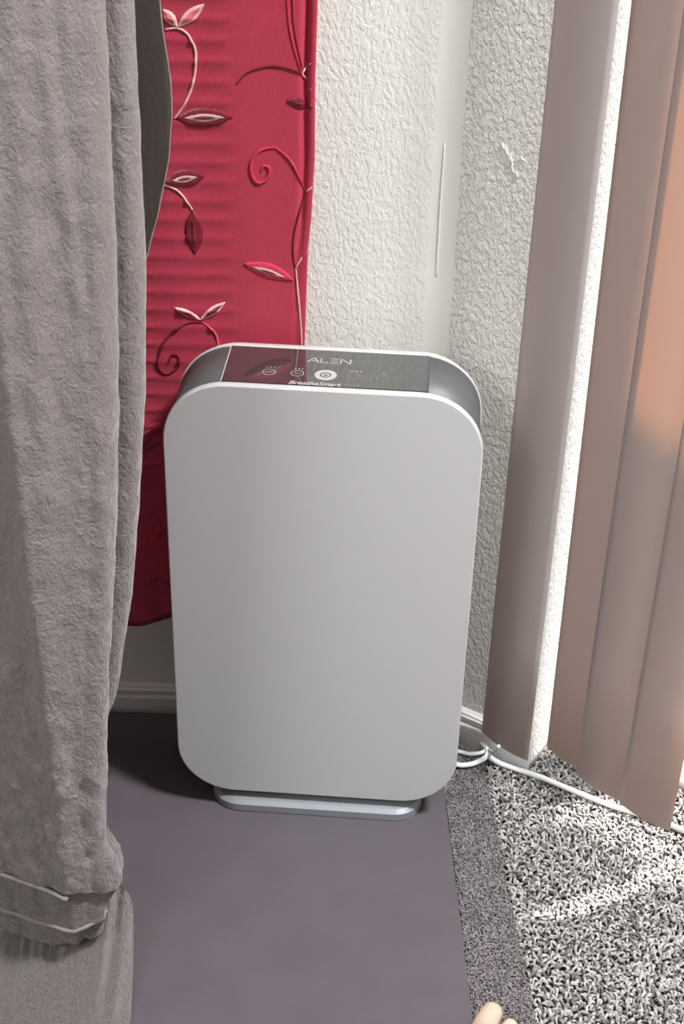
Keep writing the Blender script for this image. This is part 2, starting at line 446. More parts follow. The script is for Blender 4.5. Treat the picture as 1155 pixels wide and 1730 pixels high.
# added post and boards outside the glass, unseen, shading parts of the blind
pf_ = thing('sun_blocker', 'added wooden post and boards outside the glass door, shading the blind', 'fence', tuple(on_wall(0.55, -0.5, ZC - .045)))
pfl = Vector(pf_.location)
for nm, a in (('post', (.483, .575, -.530, -.490, ZC - .045, 2.6)), ('rail', (.575, .720, -.525, -.475, 1.33, 1.385))):
    v, q = wall_box(*a); obj(nm, [Vector(p_) - pfl for p_ in v], q, M['wood'], pf_)
for k in range(3):
    v, q = wall_box(.575, .720, -.51, -.49, .925 + .136 * k, .925 + .136 * k + .132)
    obj('board', [Vector(p_) - pfl for p_ in v], q, M['wood'], pf_)

# ------------------------------------------------------------------ carpet pile, rug, mat
def pile(name, pts, base_z, length, radius, rise, material, parent):
    """short bent yarn tufts, one mesh"""
    n = len(pts); K, S = 4, 5
    th = RNG.uniform(0, 2 * np.pi, n); L = length * RNG.uniform(0.7, 1.3, n); r = radius * RNG.uniform(0.75, 1.2, n)
    bend = RNG.uniform(-1.1, 1.1, n); hz = rise * RNG.uniform(0.6, 1.25, n)
    V = np.zeros((n, K, S, 3))
    tt = np.linspace(0, 1, K); prof_r = np.array([0.75, 1.0, 1.0, 0.55]); lift = np.array([0.0, 0.75, 1.0, 0.72])
    cx = pts[:, 0].copy(); cy = pts[:, 1].copy()
    px = np.zeros((n, K)); py = np.zeros((n, K))
    for k in range(K):
        a = th + bend * (tt[k] - 0.5)
        px[:, k] = cx + np.cos(a) * L * (tt[k] - 0.5); py[:, k] = cy + np.sin(a) * L * (tt[k] - 0.5)
    for k in range(K):
        a = th + bend * (tt[k] - 0.5) * 1.6
        sx, sy = -np.sin(a), np.cos(a)
        for s in range(S):
            w = 2 * np.pi * s / S
            rr = r * prof_r[k]
            V[:, k, s, 0] = px[:, k] + sx * np.cos(w) * rr
            V[:, k, s, 1] = py[:, k] + sy * np.cos(w) * rr
            V[:, k, s, 2] = base_z + hz * lift[k] + np.sin(w) * rr
    tmpl = []
    for k in range(K - 1):
        for s in range(S):
            s2 = (s + 1) % S
            tmpl.append([k * S + s, k * S + s2, (k + 1) * S + s2, (k + 1) * S + s])
    tmpl = np.array(tmpl)
    quads = (tmpl[None] + (np.arange(n) * K * S)[:, None, None]).reshape(-1, 4)
    caps = np.array([list(range(S))[::-1], list(range((K - 1) * S, K * S))])
    pent = (caps[None] + (np.arange(n) * K * S)[:, None, None]).reshape(-1, 5)
    me = bpy.data.meshes.new(name)
    nv = n * K * S; nq = len(quads); npn = len(pent)
    me.vertices.add(nv); me.vertices.foreach_set('co', V.reshape(-1))
    me.loops.add(nq * 4 + npn * 5)
    me.loops.foreach_set('vertex_index', np.concatenate([quads.reshape(-1), pent.reshape(-1)]).astype(np.int32))
    me.polygons.add(nq + npn)
    ls = np.concatenate([np.arange(nq) * 4, nq * 4 + np.arange(npn) * 5]).astype(np.int32)
    me.polygons.foreach_set('loop_start', ls)
    me.polygons.foreach_set('use_smooth', np.ones(nq + npn, dtype=bool))
    me.materials.append(material)
    me.update(calc_edges=True); me.validate()
    o = bpy.data.objects.new(name, me); COL.objects.link(o); o.parent = parent
    o['kind'] = 'stuff'
    return o


# edges of the rug and of the mat on the floor
def rug_edge(y): return 0.187 + (1.384 - y) * (0.027 / 0.382)
def mat_edge(y): return 0.1345 + (1.334 - y) * (0.0145 / 0.334)


def jitter_grid(x0, x1, y0, y1, step):
    gx, gy = np.meshgrid(np.arange(x0, x1, step), np.arange(y0, y1, step))
    p = np.stack([gx.ravel(), gy.ravel()], 1)
    return p + RNG.uniform(-0.5, 0.5, p.shape) * step


p = jitter_grid(0.14, 0.80, 0.72, 1.56, 0.0043)
off = -((p[:, 0] - C0.x) * NOUT.x + (p[:, 1] - C0.y) * NOUT.y)
sco = (p[:, 0] - C0.x) * D.x + (p[:, 1] - C0.y) * D.y
keep = (p[:, 0] > 0.187 + (1.384 - p[:, 1]) * (0.027 / 0.382) + 0.001) & ((off > 0.013) | ((sco > S_OPEN0 + .008) & (off > -.066)))
pile('carpet_pile', p[keep], ZC + 0.0015, 0.0080, 0.00165, 0.0062, M['carpet'], fl)

wl = lambda x: on_wall((x - C0.x) / D.x, 0, 0).y - 0.02
RZ = -0.007
ry0 = 0.55
rug_poly = [(-1.2, ry0), (rug_edge(ry0), ry0)]
yy = ry0
while yy < 1.39:
    yy += 0.035
    rug_poly.append((rug_edge(yy) + rnd.uniform(-.0016, .0016), yy))
rug_poly += [(0.150, wl(0.150) - .006), (0.085, 1.474), (-1.2, 1.474)]
rug = tag(obj('rug', *prism(rug_poly, ZC + 0.0005, RZ), M['rug_base']), 'taupe low-pile rug strip showing between the smooth mat and the shaggy carpet', 'rug')
p = jitter_grid(0.105, 0.25, 0.72, 1.462, 0.0024)
wy = C0.y - (p[:, 0] - C0.x) * math.tan(A) - 0.024
re = 0.187 + (1.384 - p[:, 1]) * (0.027 / 0.382)
keep = (p[:, 0] < re + 0.0006) & (p[:, 0] > 0.1345 + (1.334 - p[:, 1]) * (0.0145 / 0.334) + 0.001) & (p[:, 1] < wy)
pile('rug_pile', p[keep], RZ + 0.0002, 0.0048, 0.00095, 0.0024, M['rug'], rug)

my0 = 0.60
mt = thing('floor_mat', 'smooth purple-grey mat under the air purifier', 'mat')
mp_ = [(-1.1, my0), (mat_edge(my0), my0), (mat_edge(1.2), 1.2), (mat_edge(1.455), 1.445), (0.095, 1.474), (-1.1, 1.474)]
obj('mat_top', *prism(mp_, -0.0022, 0.0), M['mat'], mt)
obj('mat_backing', *prism([(-1.099, my0 + .001), (mat_edge(my0) - .001, my0 + .001), (mat_edge(1.2) - .001, 1.2), (mat_edge(1.455) - .001, 1.444), (0.094, 1.473), (-1.099, 1.473)], RZ, -0.0022), M['mat_edge'], mt)

# ------------------------------------------------------------------ air purifier
PW, PH, PZ0, PR = 0.326, 0.570, 0.027, 0.066
pur = thing('air_purifier', 'white and silver air purifier with black control panel standing on the grey mat', 'air purifier', (-0.022, 1.300, 0), math.radians(-3.3))


def rrect(wd, z0, z1, r, n=12):
    pts = []
    for cx, cz, a0 in ((wd / 2 - r, z1 - r, 0), (-wd / 2 + r, z1 - r, 90), (-wd / 2 + r, z0 + r, 180), (wd / 2 - r, z0 + r, 270)):
        for i in range(n + 1):
            w = math.radians(a0 + 90 * i / n)
            pts.append((cx + r * math.cos(w), cz + r * math.sin(w)))
    return pts


def slab(name, levels, material, parent, wd=PW, z0=PZ0, z1=PH, r=PR, smooth=True):
    V = []; n = 0
    for y, ins in levels:
        pts = rrect(wd - 2 * ins, z0 + ins, z1 - ins, max(r - ins, 0.004)); n = len(pts)
        V += [(x, y, z) for x, z in pts]
    Q = grid_faces(len(levels), n, True)
    Q += [tuple(reversed(range(n))), tuple(range((len(levels) - 1) * n, len(levels) * n))]
    o = obj(name, V, Q, material, parent, smooth=True)
    for pg in o.data.polygons:
        if len(pg.vertices) > 4: pg.use_smooth = False
    return o


slab('front_panel', [(0.0, 0.0014), (0.0004, 0.0005), (0.0014, 0.0), (0.0085, 0.0), (0.010, 0.001)], M['pur_white'], pur)
slab('seam_gap', [(0.010, 0.004), (0.0122, 0.004)], M['pur_dark'], pur)
slab('silver_band', [(0.0122, 0.0022), (0.0925, 0.0022)], M['pur_band'], pur)
slab('rear_shell', [(0.0925, 0.0016), (0.0930, 0.0006), (0.0950, 0.0006), (0.110, 0.006), (0.125, 0.013), (0.130, 0.022)], M['pur_rim'], pur)
ztop = PH - 0.0022
PX = 0.1032
v, q = box((-PX, 0.0128, ztop - 0.001), (PX, 0.0920, ztop + 0.0010))
cp = obj('control_panel', v, q, M['pur_panel'], pur)
zp = ztop + 0.00105
for sx in (-1, 1):  # left seam's bevel highlight put into its colour, right seam dark
    obj('panel_seam', *box((sx * PX - 0.0006 + (0.0006 if sx > 0 else -0.0006), 0.0128, ztop - .0005), (sx * PX + 0.0006 + (0.0006 if sx > 0 else -0.0006), 0.092, ztop + 0.0006)),
        M['pur_rim'] if sx < 0 else M['pur_dark'], pur)


def ring(name, cx, cy, r0, r1, material, parent, z=zp, n=32):
    V, Q = [], []
    for i in range(n):
        w = 2 * math.pi * i / n
        V += [(cx + r0 * math.cos(w), cy + r0 * math.sin(w), z), (cx + r1 * math.cos(w), cy + r1 * math.sin(w), z)]
    for i in range(n):
        j = (i + 1) % n
        Q.append((2 * i, 2 * i + 1, 2 * j + 1, 2 * j))
    return obj(name, V, Q, material, parent)


def disc(name, cx, cy, r, material, parent, z=zp, n=16):
    V = [(cx + r * math.cos(2 * math.pi * i / n), cy + r * math.sin(2 * math.pi * i / n), z) for i in range(n)]
    return obj(name, V, [tuple(range(n))], material, parent)


def lettering(name, text, cx, cy, width, height, material, parent, shear=0.0, bold=0.0, z=zp):
    cu = bpy.data.curves.new('lettering', 'FONT'); cu.body = text; cu.shear = shear; cu.offset = bold; cu.align_x = 'LEFT'
    t = bpy.data.objects.new('lettering', cu); COL.objects.link(t)
    bpy.context.view_layer.update()
    me = bpy.data.meshes.new_from_object(t.evaluated_get(bpy.context.evaluated_depsgraph_get()))
    bpy.data.objects.remove(t)
    xs = [v.co.x for v in me.vertices]; ys = [v.co.y for v in me.vertices]
    x0, x1, y0, y1 = min(xs), max(xs), min(ys), max(ys)
    for v in me.vertices:
        v.co = ((v.co.x - x0) / (x1 - x0) * width - width / 2 + cx, (v.co.y - y0) / (y1 - y0) * height - height / 2 + cy, z)
    me.materials.clear(); me.materials.append(material); me.name = name
    o = bpy.data.objects.new(name, me); COL.objects.link(o); o.parent = parent
    return o


# logo: A without crossbar, L, E of three bars, N in wide thin strokes
def strokes(name, segs, material, parent, wd=0.0011, z=zp):
    V, Q = [], []
    for (xa, ya), (xb, yb) in segs:
        d = Vector((xb - xa, yb - ya, 0)).normalized(); nrm = Vector((-d.y, d.x, 0)) * wd / 2
        a = Vector((xa, ya, z)); b = Vector((xb, yb, z)); n = len(V)
        V += [a - nrm, b - nrm, b + nrm, a + nrm]; Q.append((n, n + 1, n + 2, n + 3))
    return obj(name, V, Q, material, parent)


LY0, LY1 = 0.0635, 0.0740
def L_(x, t): return (x, LY0 + (LY1 - LY0) * t)
logo = [(L_(-.0215, 0), L_(-.0148, 1)), (L_(-.0148, 1), L_(-.0095, 0)), (L_(-.0170, .3), L_(-.0122, .3)),
        (L_(-.0075, 1), L_(-.0075, 0)), (L_(-.0080, .04), L_(.0005, .04)),
        (L_(.0025, .95), L_(.0108, .95)), (L_(.0025, .5), L_(.0108, .5)), (L_(.0025, .05), L_(.0108, .05)),
        (L_(.0132, 0), L_(.0132, 1)), (L_(.0132, 1), L_(.0228, 0)), (L_(.0228, 0), L_(.0228, 1))]
strokes('logo_lettering', logo, M['pur_print'], cp, 0.0014)
lettering('name_lettering', 'BreatheSmart', -0.0095, 0.0170, 0.053, 0.0078, M['pur_print'], cp, shear=0.35, bold=0.02)
lettering('name_lettering', '.FIT50', 0.0262, 0.0168, 0.0165, 0.0056, M['pur_print_dim'], cp, shear=0.2, bold=0.01)
for bx, by, nd, word, br in ((-.0580, .0372, 3, 'FILTER', 1), (-.0292, .0374, 3, 'TIMER', 1), (.0284, .0376, 4, 'SPEED', .6), (.0572, .0374, 1, 'AUTO', .6)):
    pm = M['pur_print'] if br == 1 else M['pur_print_dim']
    ring('button', bx, by, 0.0060, 0.0068, pm, cp)
    lettering('button_lettering', word, bx, by, 0.0084, 0.0022, pm, cp)
    for k in range(nd):
        disc('indicator_dot', bx + 0.0008 + (k - (nd - 1) / 2) * 0.0036, by + 0.0104, 0.0009, M['pur_print'], cp)
ring('power_button', -.0004, .0366, 0.0058, 0.0114, M['pur_print'], cp)
ring('power_button', -.0004, .0366, 0.0022, 0.0040, M['pur_print'], cp)
strokes('power_mark', [((-.0004, .0362), (-.0004, .0382))], M['pur_print'], cp, 0.0007)


# base: dark neck and a two-step silver foot with rounded corners
def plan_rrect(wd, y0, y1, r, n=10):
    pts = []
    for cx, cy, a0 in ((wd / 2 - r, y1 - r, 0), (-wd / 2 + r, y1 - r, 90), (-wd / 2 + r, y0 + r, 180), (wd / 2 - r, y0 + r, 270)):
        for i in range(n + 1):
            w = math.radians(a0 + 90 * i / n)
            pts.append((cx + r * math.cos(w), cy + r * math.sin(w)))
    return pts


def plan_slab(name, levels, wd, y0, y1, r, material, parent):
    V = []; n = 0
    for z, ins in levels:
        pts = plan_rrect(wd - 2 * ins, y0 + ins, y1 - ins, r - ins); n = len(pts)
        V += [(x, y, z) for x, y in pts]
    Q = grid_faces(len(levels), n, True) + [tuple(reversed(range(n))), tuple(range((len(levels) - 1) * n, len(levels) * n))]
    return obj(name, V, Q, material, parent, smooth=False)


plan_slab('neck', [(0.017, 0.0), (0.034, 0.0)], 0.236, 0.010, 0.11, 0.02, M['pur_dark'], pur)
bs = plan_slab('base', [(0.0, 0.0012), (0.001, 0.0), (0.0105, 0.0), (0.0115, 0.0012), (0.0145, 0.005), (0.017, 0.014)], 0.252, -0.006, 0.128, 0.034, M['pur_base'], pur)

# ------------------------------------------------------------------ red embroidered curtain and the mini blind behind it
YCUR = 1.462
EDGE = [(0.14, -0.052), (0.5399, -0.0431), (0.5733, -0.0402), (0.6423, -0.0374), (0.7293, -0.0379), (0.8311, -0.0362), (0.9073, -0.0382), (1.1, -0.037), (2.0, -0.036)]
HEMP = [(-0.90, 0.152), (-0.2674, 0.1543), (-0.2417, 0.1552), (-0.2075, 0.1683), (-0.1795, 0.1937), (-0.12, 0.25), (-0.03, 0.30)]
RIBX = -0.117


def cur_y(x, z, xe):
    """depth of the cloth"""
    y = YCUR
    y += 0.006 * math.sin(x * 9 + 0.4) * (0.5 + 0.5 * math.sin(z * 1.3 + 1))
    if x < RIBX:                                             # cloth lies lightly on the blind slats
        k = min((RIBX - x) / 0.01, 1)
        y += -0.0020 * k * max(0, math.cos((z - 0.8674) * 2 * math.pi / 0.0205)) ** 3
    y += 0.0022 * math.sin(x * 85 + 2.5 * z) * 0.25
    # pressed fold beside the free edge
    t = (x - (xe - 0.0100)) / 0.0028
    k = min(max((z - 0.60) / 0.25, 0), 1)
    y += (0.010 * math.exp(-t * t)) * (0.12 + 0.88 * k)
    return y


ZTOP = 2.05
rows = []
cur_root = thing('curtain', 'red curtain with embroidered vines and leaves on the back wall', 'curtain', (0, 0, 0))
us = np.concatenate([np.linspace(0, 0.6, 26)[:-1], np.linspace(0.6, 0.90, 46)[:-1], np.linspace(0.90, 1, 34)])
zl = np.concatenate([np.linspace(0, 0.10, 10)[:-1], np.linspace(0.10, 0.92, 330)[:-1], np.linspace(0.92, 1.9, 60)])
V = []
for t in zl:
    for u in us:
        zz0 = 0.15 + t
        xe = interp(EDGE, zz0)
        x = -0.82 + (xe + 0.82) * u
        zb = interp(HEMP, x)
        z = zb + (ZTOP - zb) * (t / 1.9)
        V.append((x, cur_y(x, z, xe), z))
n0 = len(V); nc = len(us); nr = len(zl)
V2 = [(x, y + 0.0007, z) for x, y, z in V]
Q = grid_faces(nr, nc)
Qb = [tuple(reversed([i + n0 for i in f])) for f in Q]
bd = [i for i in range(nc)] + [r * nc + nc - 1 for r in range(1, nr)] + [(nr - 1) * nc + c for c in range(nc - 2, -1, -1)] + [r * nc for r in range(nr - 2, 0, -1)]
Qs = [(bd[i], bd[(i + 1) % len(bd)], bd[(i + 1) % len(bd)] + n0, bd[i] + n0) for i in range(len(bd))]
obj('cloth', V + V2, Q + Qb + [tuple(reversed(f)) for f in Qs], M['red'], cur_root, smooth=True)


def cy_at(x, z): return cur_y(x, z, interp(EDGE, z))


def vine(pts, r, material, parent=cur_root, name='vine'):
    P = catmull([(x, 0, z) for x, z in pts], 7)
    P = [Vector((p.x, cy_at(p.x, p.z) - r * 0.45, p.z)) for p in P]
    n = len(P)
    rr = [r * (0.55 + 0.45 * min(1, 4 * i / n, 4 * (n - 1 - i) / n + .2)) for i in range(n)]
    v, q = tube(P, rr, 6)
    return obj(name, v, q, material, parent, smooth=True)


def almond(a, b, hw, material, parent, name='leaf', lift=0.0008, bulge=0.0011, skew=0.0):
    """pointed leaf from a to b, half width hw, domed"""
    ax, az = a; bx, bz = b
    L = math.hypot(bx - ax, bz - az); tx, tz = (bx - ax) / L, (bz - az) / L; nx, nz = -tz, tx
    N, K = 15, 7
    V = []
    for i in range(N):
        t = i / (N - 1)
        w_ = hw * math.sin(math.pi * t ** (1 + skew)) ** 0.85 if 0 < t < 1 else 0.00005
        for k in range(K):
            s = -1 + 2 * k / (K - 1)
            x = ax + tx * L * t + nx * w_ * s; z = az + tz * L * t + nz * w_ * s
            V.append((x, cy_at(x, z) - lift * (0.35 if abs(s) == 1 else 1) - bulge * (1 - s * s), z))
    Q = grid_faces(N, K)
    n = len(V)
    Vb = [(x, cy_at(x, z) + 0.0001, z) for x, y, z in V]
    rim = [i * K for i in range(N)] + [(N - 1) * K + k for k in range(1, K)] + [i * K + K - 1 for i in range(N - 2, -1, -1)] + [k for k in range(K - 2, 0, -1)]
    Q2 = [(rim[i], rim[(i + 1) % len(rim)], rim[(i + 1) % len(rim)] + n, rim[i] + n) for i in range(len(rim))]
    return obj(name, V + Vb, Q + Q2, material, parent, smooth=True)


def leaf2(a, b, hw, m_out, m_in, k=0.62, hk=0.5, name='leaf'):
    o = almond(a, b, hw, m_out, cur_root, name)
    lerp = lambda t: (a[0] + (b[0] - a[0]) * t, a[1] + (b[1] - a[1]) * t)
    almond(lerp(0.5 - k / 2), lerp(0.5 + k / 2), hw * hk, m_in, o, 'leaf_center', lift=0.0018, bulge=0.0008)
    if hk >= 0.42 and m_in is M['st_cream']:
        almond(lerp(0.5 - k * .27), lerp(0.5 + k * .27), hw * hk * .42, M['st_dark'], o, 'leaf_vein', lift=0.0030, bulge=0.0005)
    return o


vine([(-.1834, .8773), (-.1718, .8786), (-.1623, .8731), (-.1559, .8609), (-.155, .8474), (-.1579, .8279), (-.1655, .8079), (-.178, .7895)], .0014, M['st_pale'])
leaf2((-.1717, .8799), (-.1850, .8965), .0052, M['st_pale'], M['st_rose'], .7, .6)
leaf2((-.1717, .8799), (-.1451, .9018), .0056, M['st_pale'], M['st_rose'], .72, .6)
leaf2((-.177, .7905), (-.1192, .7927), .0098, M['st_dark'], M['st_cream'], .70, .50)
leaf2((-.1907, .7251), (-.1488, .7309), .0092, M['st_dark'], M['st_cream'], .60, .45)
vine([(-.1948, .7239), (-.1898, .7209), (-.1778, .7148), (-.169, .7044), (-.1631, .6938)], .0012, M['st_pale'])
leaf2((-.1631, .6938), (-.1615, .6455), .0098, M['st_dark'], M['st_dark'], .75, .25)
vine([(-.1147, .8261), (-.1048, .8371), (-.0911, .8424), (-.0754, .8437), (-.0598, .8403), (-.051, .8366)], .0013, M['st_dark'])
vine([(-.051, .8366), (-.0423, .8466)], .0010, M['st_pale'])
vine([(-.051, .8366), (-.042, .8211)], .0010, M['st_pale'])
vine([(-.0672, 1.02), (-.0668, .95), (-.0658, .9066), (-.0629, .8786), (-.0579, .8577), (-.051, .8366)], .0010, M['st_crim'])
vine([(-.063, 1.02), (-.061, .9066), (-.0585, .8786), (-.0545, .8577), (-.050, .8386)], .0007, M['st_dark'])
leaf2((-.0656, .8106), (-.0400, .8030), .0060, M['st_dark'], M['st_dark'], .7, .3)
vine([(-.0775, .7616), (-.0916, .7592), (-.1008, .7486), (-.1023, .736), (-.0959, .7246), (-.0867, .728), (-.0832, .7386), (-.0887, .7426), (-.0918, .7373)], .0017, M['st_crim'], name='swirl')
vine([(-.0775, .7616), (-.0634, .7496), (-.0532, .731), (-.0469, .7132)], .0013, M['st_crim'])
vine([(-.0469, .7132), (-.0398, .7208)], .0010, M['st_pale'])
vine([(-.0469, .7132), (-.0529, .6904), (-.0579, .6684), (-.0588, .6462), (-.056, .6305)], .0010, M['st_dark'])
vine([(-.056, .6305), (-.0483, .6442), (-.0404, .6520)], .0009, M['st_pale'])
vine([(-.056, .6305), (-.0533, .6009), (-.0500, .5637), (-.0490, .535)], .0011, M['st_pale'])
leaf2((-.1103, .6358), (-.0587, .6173), .0090, M['st_crim'], M['st_cream'], .64, .42)
leaf2((-.1585, .5698), (-.1852, .5843), .0042, M['st_pale'], M['st_dark'], .75, .6)
leaf2((-.1585, .5698), (-.1312, .5905), .0046, M['st_pale'], M['st_dark'], .75, .6)
vine([(-.1563, .5666), (-.1704, .5668), (-.1878, .5564), (-.2013, .5372), (-.2066, .5148), (-.1984, .5038), (-.1852, .5122), (-.1832, .5251), (-.1903, .528), (-.1935, .52)], .0016, M['st_dark'], name='swirl')
vine([(-.1563, .5666), (-.1453, .5576), (-.14, .5422), (-.1392, .5136)], .0012, M['st_rose'])
vine([(-.2402, .3985), (-.2352, .4045), (-.2058, .4327)], .0009, M['st_dark'])
vine([(-.2405, .3954), (-.2355, .3994), (-.2065, .4157)], .0008, M['st_dark'])
leaf2((-.2400, .418), (-.205, .4420), .0065, M['st_crim'], M['st_rose'], .7, .35)
leaf2((-.2420, .381), (-.200, .3930), .0070, M['st_crim'], M['st_crim'], .7, .35)
vine([(-.2397, .319), (-.2213, .3203), (-.2144, .3023), (-.2213, .2855), (-.2322, .2841)], .0012, M['st_crim'], name='swirl')
vine([(-.2397, .3179), (-.204, .3317)], .0007, M['st_crim'])
vine([(-.236, .212), (-.222, .225), (-.207, .218), (-.203, .203)], .0010, M['st_dark'], name='swirl')
hem_pts = [(x, interp(HEMP, x) + .0012) for x in np.linspace(-.40, -.10, 22)]
vine(hem_pts, .0015, M['st_dark'], name='hem_cord')

mb = thing('mini_blind', 'closed horizontal slat blind showing faintly through the red curtain', 'window blind', (0, 0, 0))
me0 = None
zz = 0.35; k = 0
while zz < 1.74:
    if me0 is None:
        prof = [(-0.0035, -0.0115), (-0.0015, -0.006), (0, 0), (0.0005, 0.006), (0.0, 0.0115)]
        V = [(x, y, z) for x in (WX0 - 0.01, RIBX) for y, z in prof] + [(x, y + .0006, z) for x in (WX0 - 0.01, RIBX) for y, z in prof]
        n = 5
        Q = [(i, i + 1, n + i + 1, n + i) for i in range(4)] + [(2 * n + i, 3 * n + i, 3 * n + i + 1, 2 * n + i + 1) for i in range(4)]
        Q += [(i, 2 * n + i, 2 * n + i + 1, i + 1) for i in range(4)] + [(n + i, n + i + 1, 3 * n + i + 1, 3 * n + i) for i in range(4)]
        Q += [(0, n, 3 * n, 2 * n), (n - 1, 3 * n - 1, 4 * n - 1, 2 * n - 1)]
        s = obj('slat', V, Q, M['mini'], mb); me0 = s.data
    else:
        s = bpy.data.objects.new('slat', me0); COL.objects.link(s); s.parent = mb
    s.location = (0, YB - 0.008, zz)
    zz += 0.0205
obj('head_rail', *box((WX0 - .01, YB - .02, 1.745), (RIBX, YB - .001, 1.785)), M['mini'], mb)
obj('bottom_rail', *box((WX0 - .01, YB - .013, 0.322), (RIBX, YB - .003, 0.336)), M['mini'], mb)
cr = thing('curtain_rod', 'white rod carrying the red curtain above the frame', 'curtain rod', (0, 0, 0))
v, q = tube([Vector((-0.95, YCUR - 0.002, ZTOP + .008)), Vector((0.02, YCUR - 0.002, ZTOP + .008))], 0.008, 10)
obj('rod', v, q, M['trim'], cr, smooth=True)
for x in (-.93, 0.0):
    obj('bracket', *box((x - .008, YCUR + .004, ZTOP - .012), (x + .008, YB - .0005, ZTOP + .026)), M['trim'], cr)

# ------------------------------------------------------------------ grey drape at the left
dr = thing('drape', 'long grey crushed-velvet drape hanging in folds at the left', 'drape', (0, 0, 0))
DY = 1.02
FP = [(-.02, -.262), (.048, -.258), (.066, -.243), (.077, -.234), (.087, -.230), (.113, -.225), (.138, -.222), (.151, -.210), (.172, -.206), (.196, -.208), (.227, -.218), (.318, -.212), (.423, -.204), (.551, -.191), (.638, -.183), (.693, -.180), (.818, -.175), (.908, -.174), (1.01, -.172), (1.9, -.165)]
MF = [(.30, -.224), (.311, -.222), (.345, -.211), (.409, -.199), (.47, -.189), (.547, -.180), (.596, -.175), (.683, -.167), (.788, -.162), (.907, -.161), (1.9, -.158)]
BF = [(.767, -.169), (.788, -.163), (.819, -.154), (.863, -.144), (.901, -.140), (.924, -.140), (.956, -.144), (.982, -.146), (1.9, -.150)]
DTOP = 1.75
FP = [(z - .028 if z < .6 else z, x * 1.028) for z, x in FP]


def fold_y(x, z):
    """vertical folds of the hanging cloth (toward the camera is negative)"""
    w = 0.0
    for x0, dr_, wd, am in ((-.196, -.02, .006, .0030), (-.214, -.03, .007, .0040), (-.240, .025, .010, .0055), (-.268, -.02, .009, .0055), (-.292, .02, .009, .006), (-.318, .03, .011, .007), (-.345, -.01, .02, .010), (-.41, 0, .03, .02), (-.50, 0, .035, .025), (-.60, 0, .03, .02), (-.69, 0, .03, .02)):
        c = x0 + dr_ * (z - .9) + 0.003 * math.sin(z * 6 + x0 * 40)
        fade = min(max((z - 0.12) / 0.5, 0.22), 1)
        w -= 0.75 * am * math.exp(-((x - c) / wd) ** 2) * fade
    k = 0.16 + 0.36 * min(max((0.85 - z) / 0.5, 0), 1)          # the cloth turns away towards the left
    q_ = (-0.262 - x) / 0.03
    w += k * 0.03 * (math.log1p(math.exp(min(q_, 30))) if q_ < 30 else q_) * (1 if x > -.42 else 1) * 0.8 - (k * 0.8 * max(0, -.40 - x))
    return w


def turn_y(x):
    """the right-hand part of the cloth turns towards the door"""
    return 0.55 * max(0, x + .262)


def crinkle(x, z, seed, amp, fx=60, fz=34):
    return amp * (noise.noise(Vector((x * fx + seed, z * fz, seed * 1.7))) + 0.5 * noise.noise(Vector((x * fx * 2.3 + seed, z * fz * 2.6, seed * .7))))


def sheet(name, edge, zb_fun, ztop, x_left, y0, radius, material, parent, seed, amp=0.0022, back=0.06, nz=200, ncol=70, folds=True, thick=0.0016, zpow=1.0, lowdark=False):
    """hanging cloth: flat run from x_left, rounded over at the free edge, turning back behind itself"""
    cols = []
    for u in np.linspace(0, 1, ncol):
        cols.append(('f', 1 - (1 - u) ** 1.5))
    for w in np.linspace(0, math.pi * 0.5, 9)[1:]:
        cols.append(('a', w))
    for u in np.linspace(0, 1, 8)[1:]:
        cols.append(('b', u))
    V = []
    for i in range(nz):
        t = (i / (nz - 1)) ** zpow
        for kind, u in cols:
            zz_ = 0.0
            xe_ = interp(edge, 0.08 + t * (ztop - 0.08))
            xq = x_left + (xe_ - radius - x_left) * (u if kind == 'f' else 1.0)
            zb = zb_fun(xq)
            z = zb + (ztop - zb) * t
            xe = interp(edge, z)
            if kind == 'f':
                x = x_left + (xe - radius - x_left) * u; y = y0
            elif kind == 'a':
                x = xe - radius + radius * math.sin(u); y = y0 + radius * (1 - math.cos(u))
            else:
                x = xe - 0.030 * u; y = y0 + radius + back * u
            if folds: y += turn_y(x if kind == 'f' else xe - radius)
            if folds and kind != 'b': y += fold_y(x, z) * (1 if kind == 'f' else math.cos(u))
            a_ = amp * (1.0 + 1.6 * max(0, 1 - z / 0.45))
            y += crinkle(x, z, seed, a_); 
            if kind != 'f': x += crinkle(y * 1.3, z, seed + 5, a_ * 0.5)
            V.append((x, y, z))
    nc_ = len(cols); n = len(V)
    Q = grid_faces(nz, nc_)
    V2 = [(x, y + thick, z) for x, y, z in V]
    Qb = [tuple(reversed([k + n for k in f])) for f in Q]
    bd_ = list(range(nc_)) + [r * nc_ + nc_ - 1 for r in range(1, nz)] + [(nz - 1) * nc_ + c for c in range(nc_ - 2, -1, -1)] + [r * nc_ for r in range(nz - 2, 0, -1)]
    Qs = [(bd_[k], bd_[k] + n, bd_[(k + 1) % len(bd_)] + n, bd_[(k + 1) % len(bd_)]) for k in range(len(bd_))]
    return obj(name, V + V2, Q + Qb + Qs, material, parent, smooth=True)


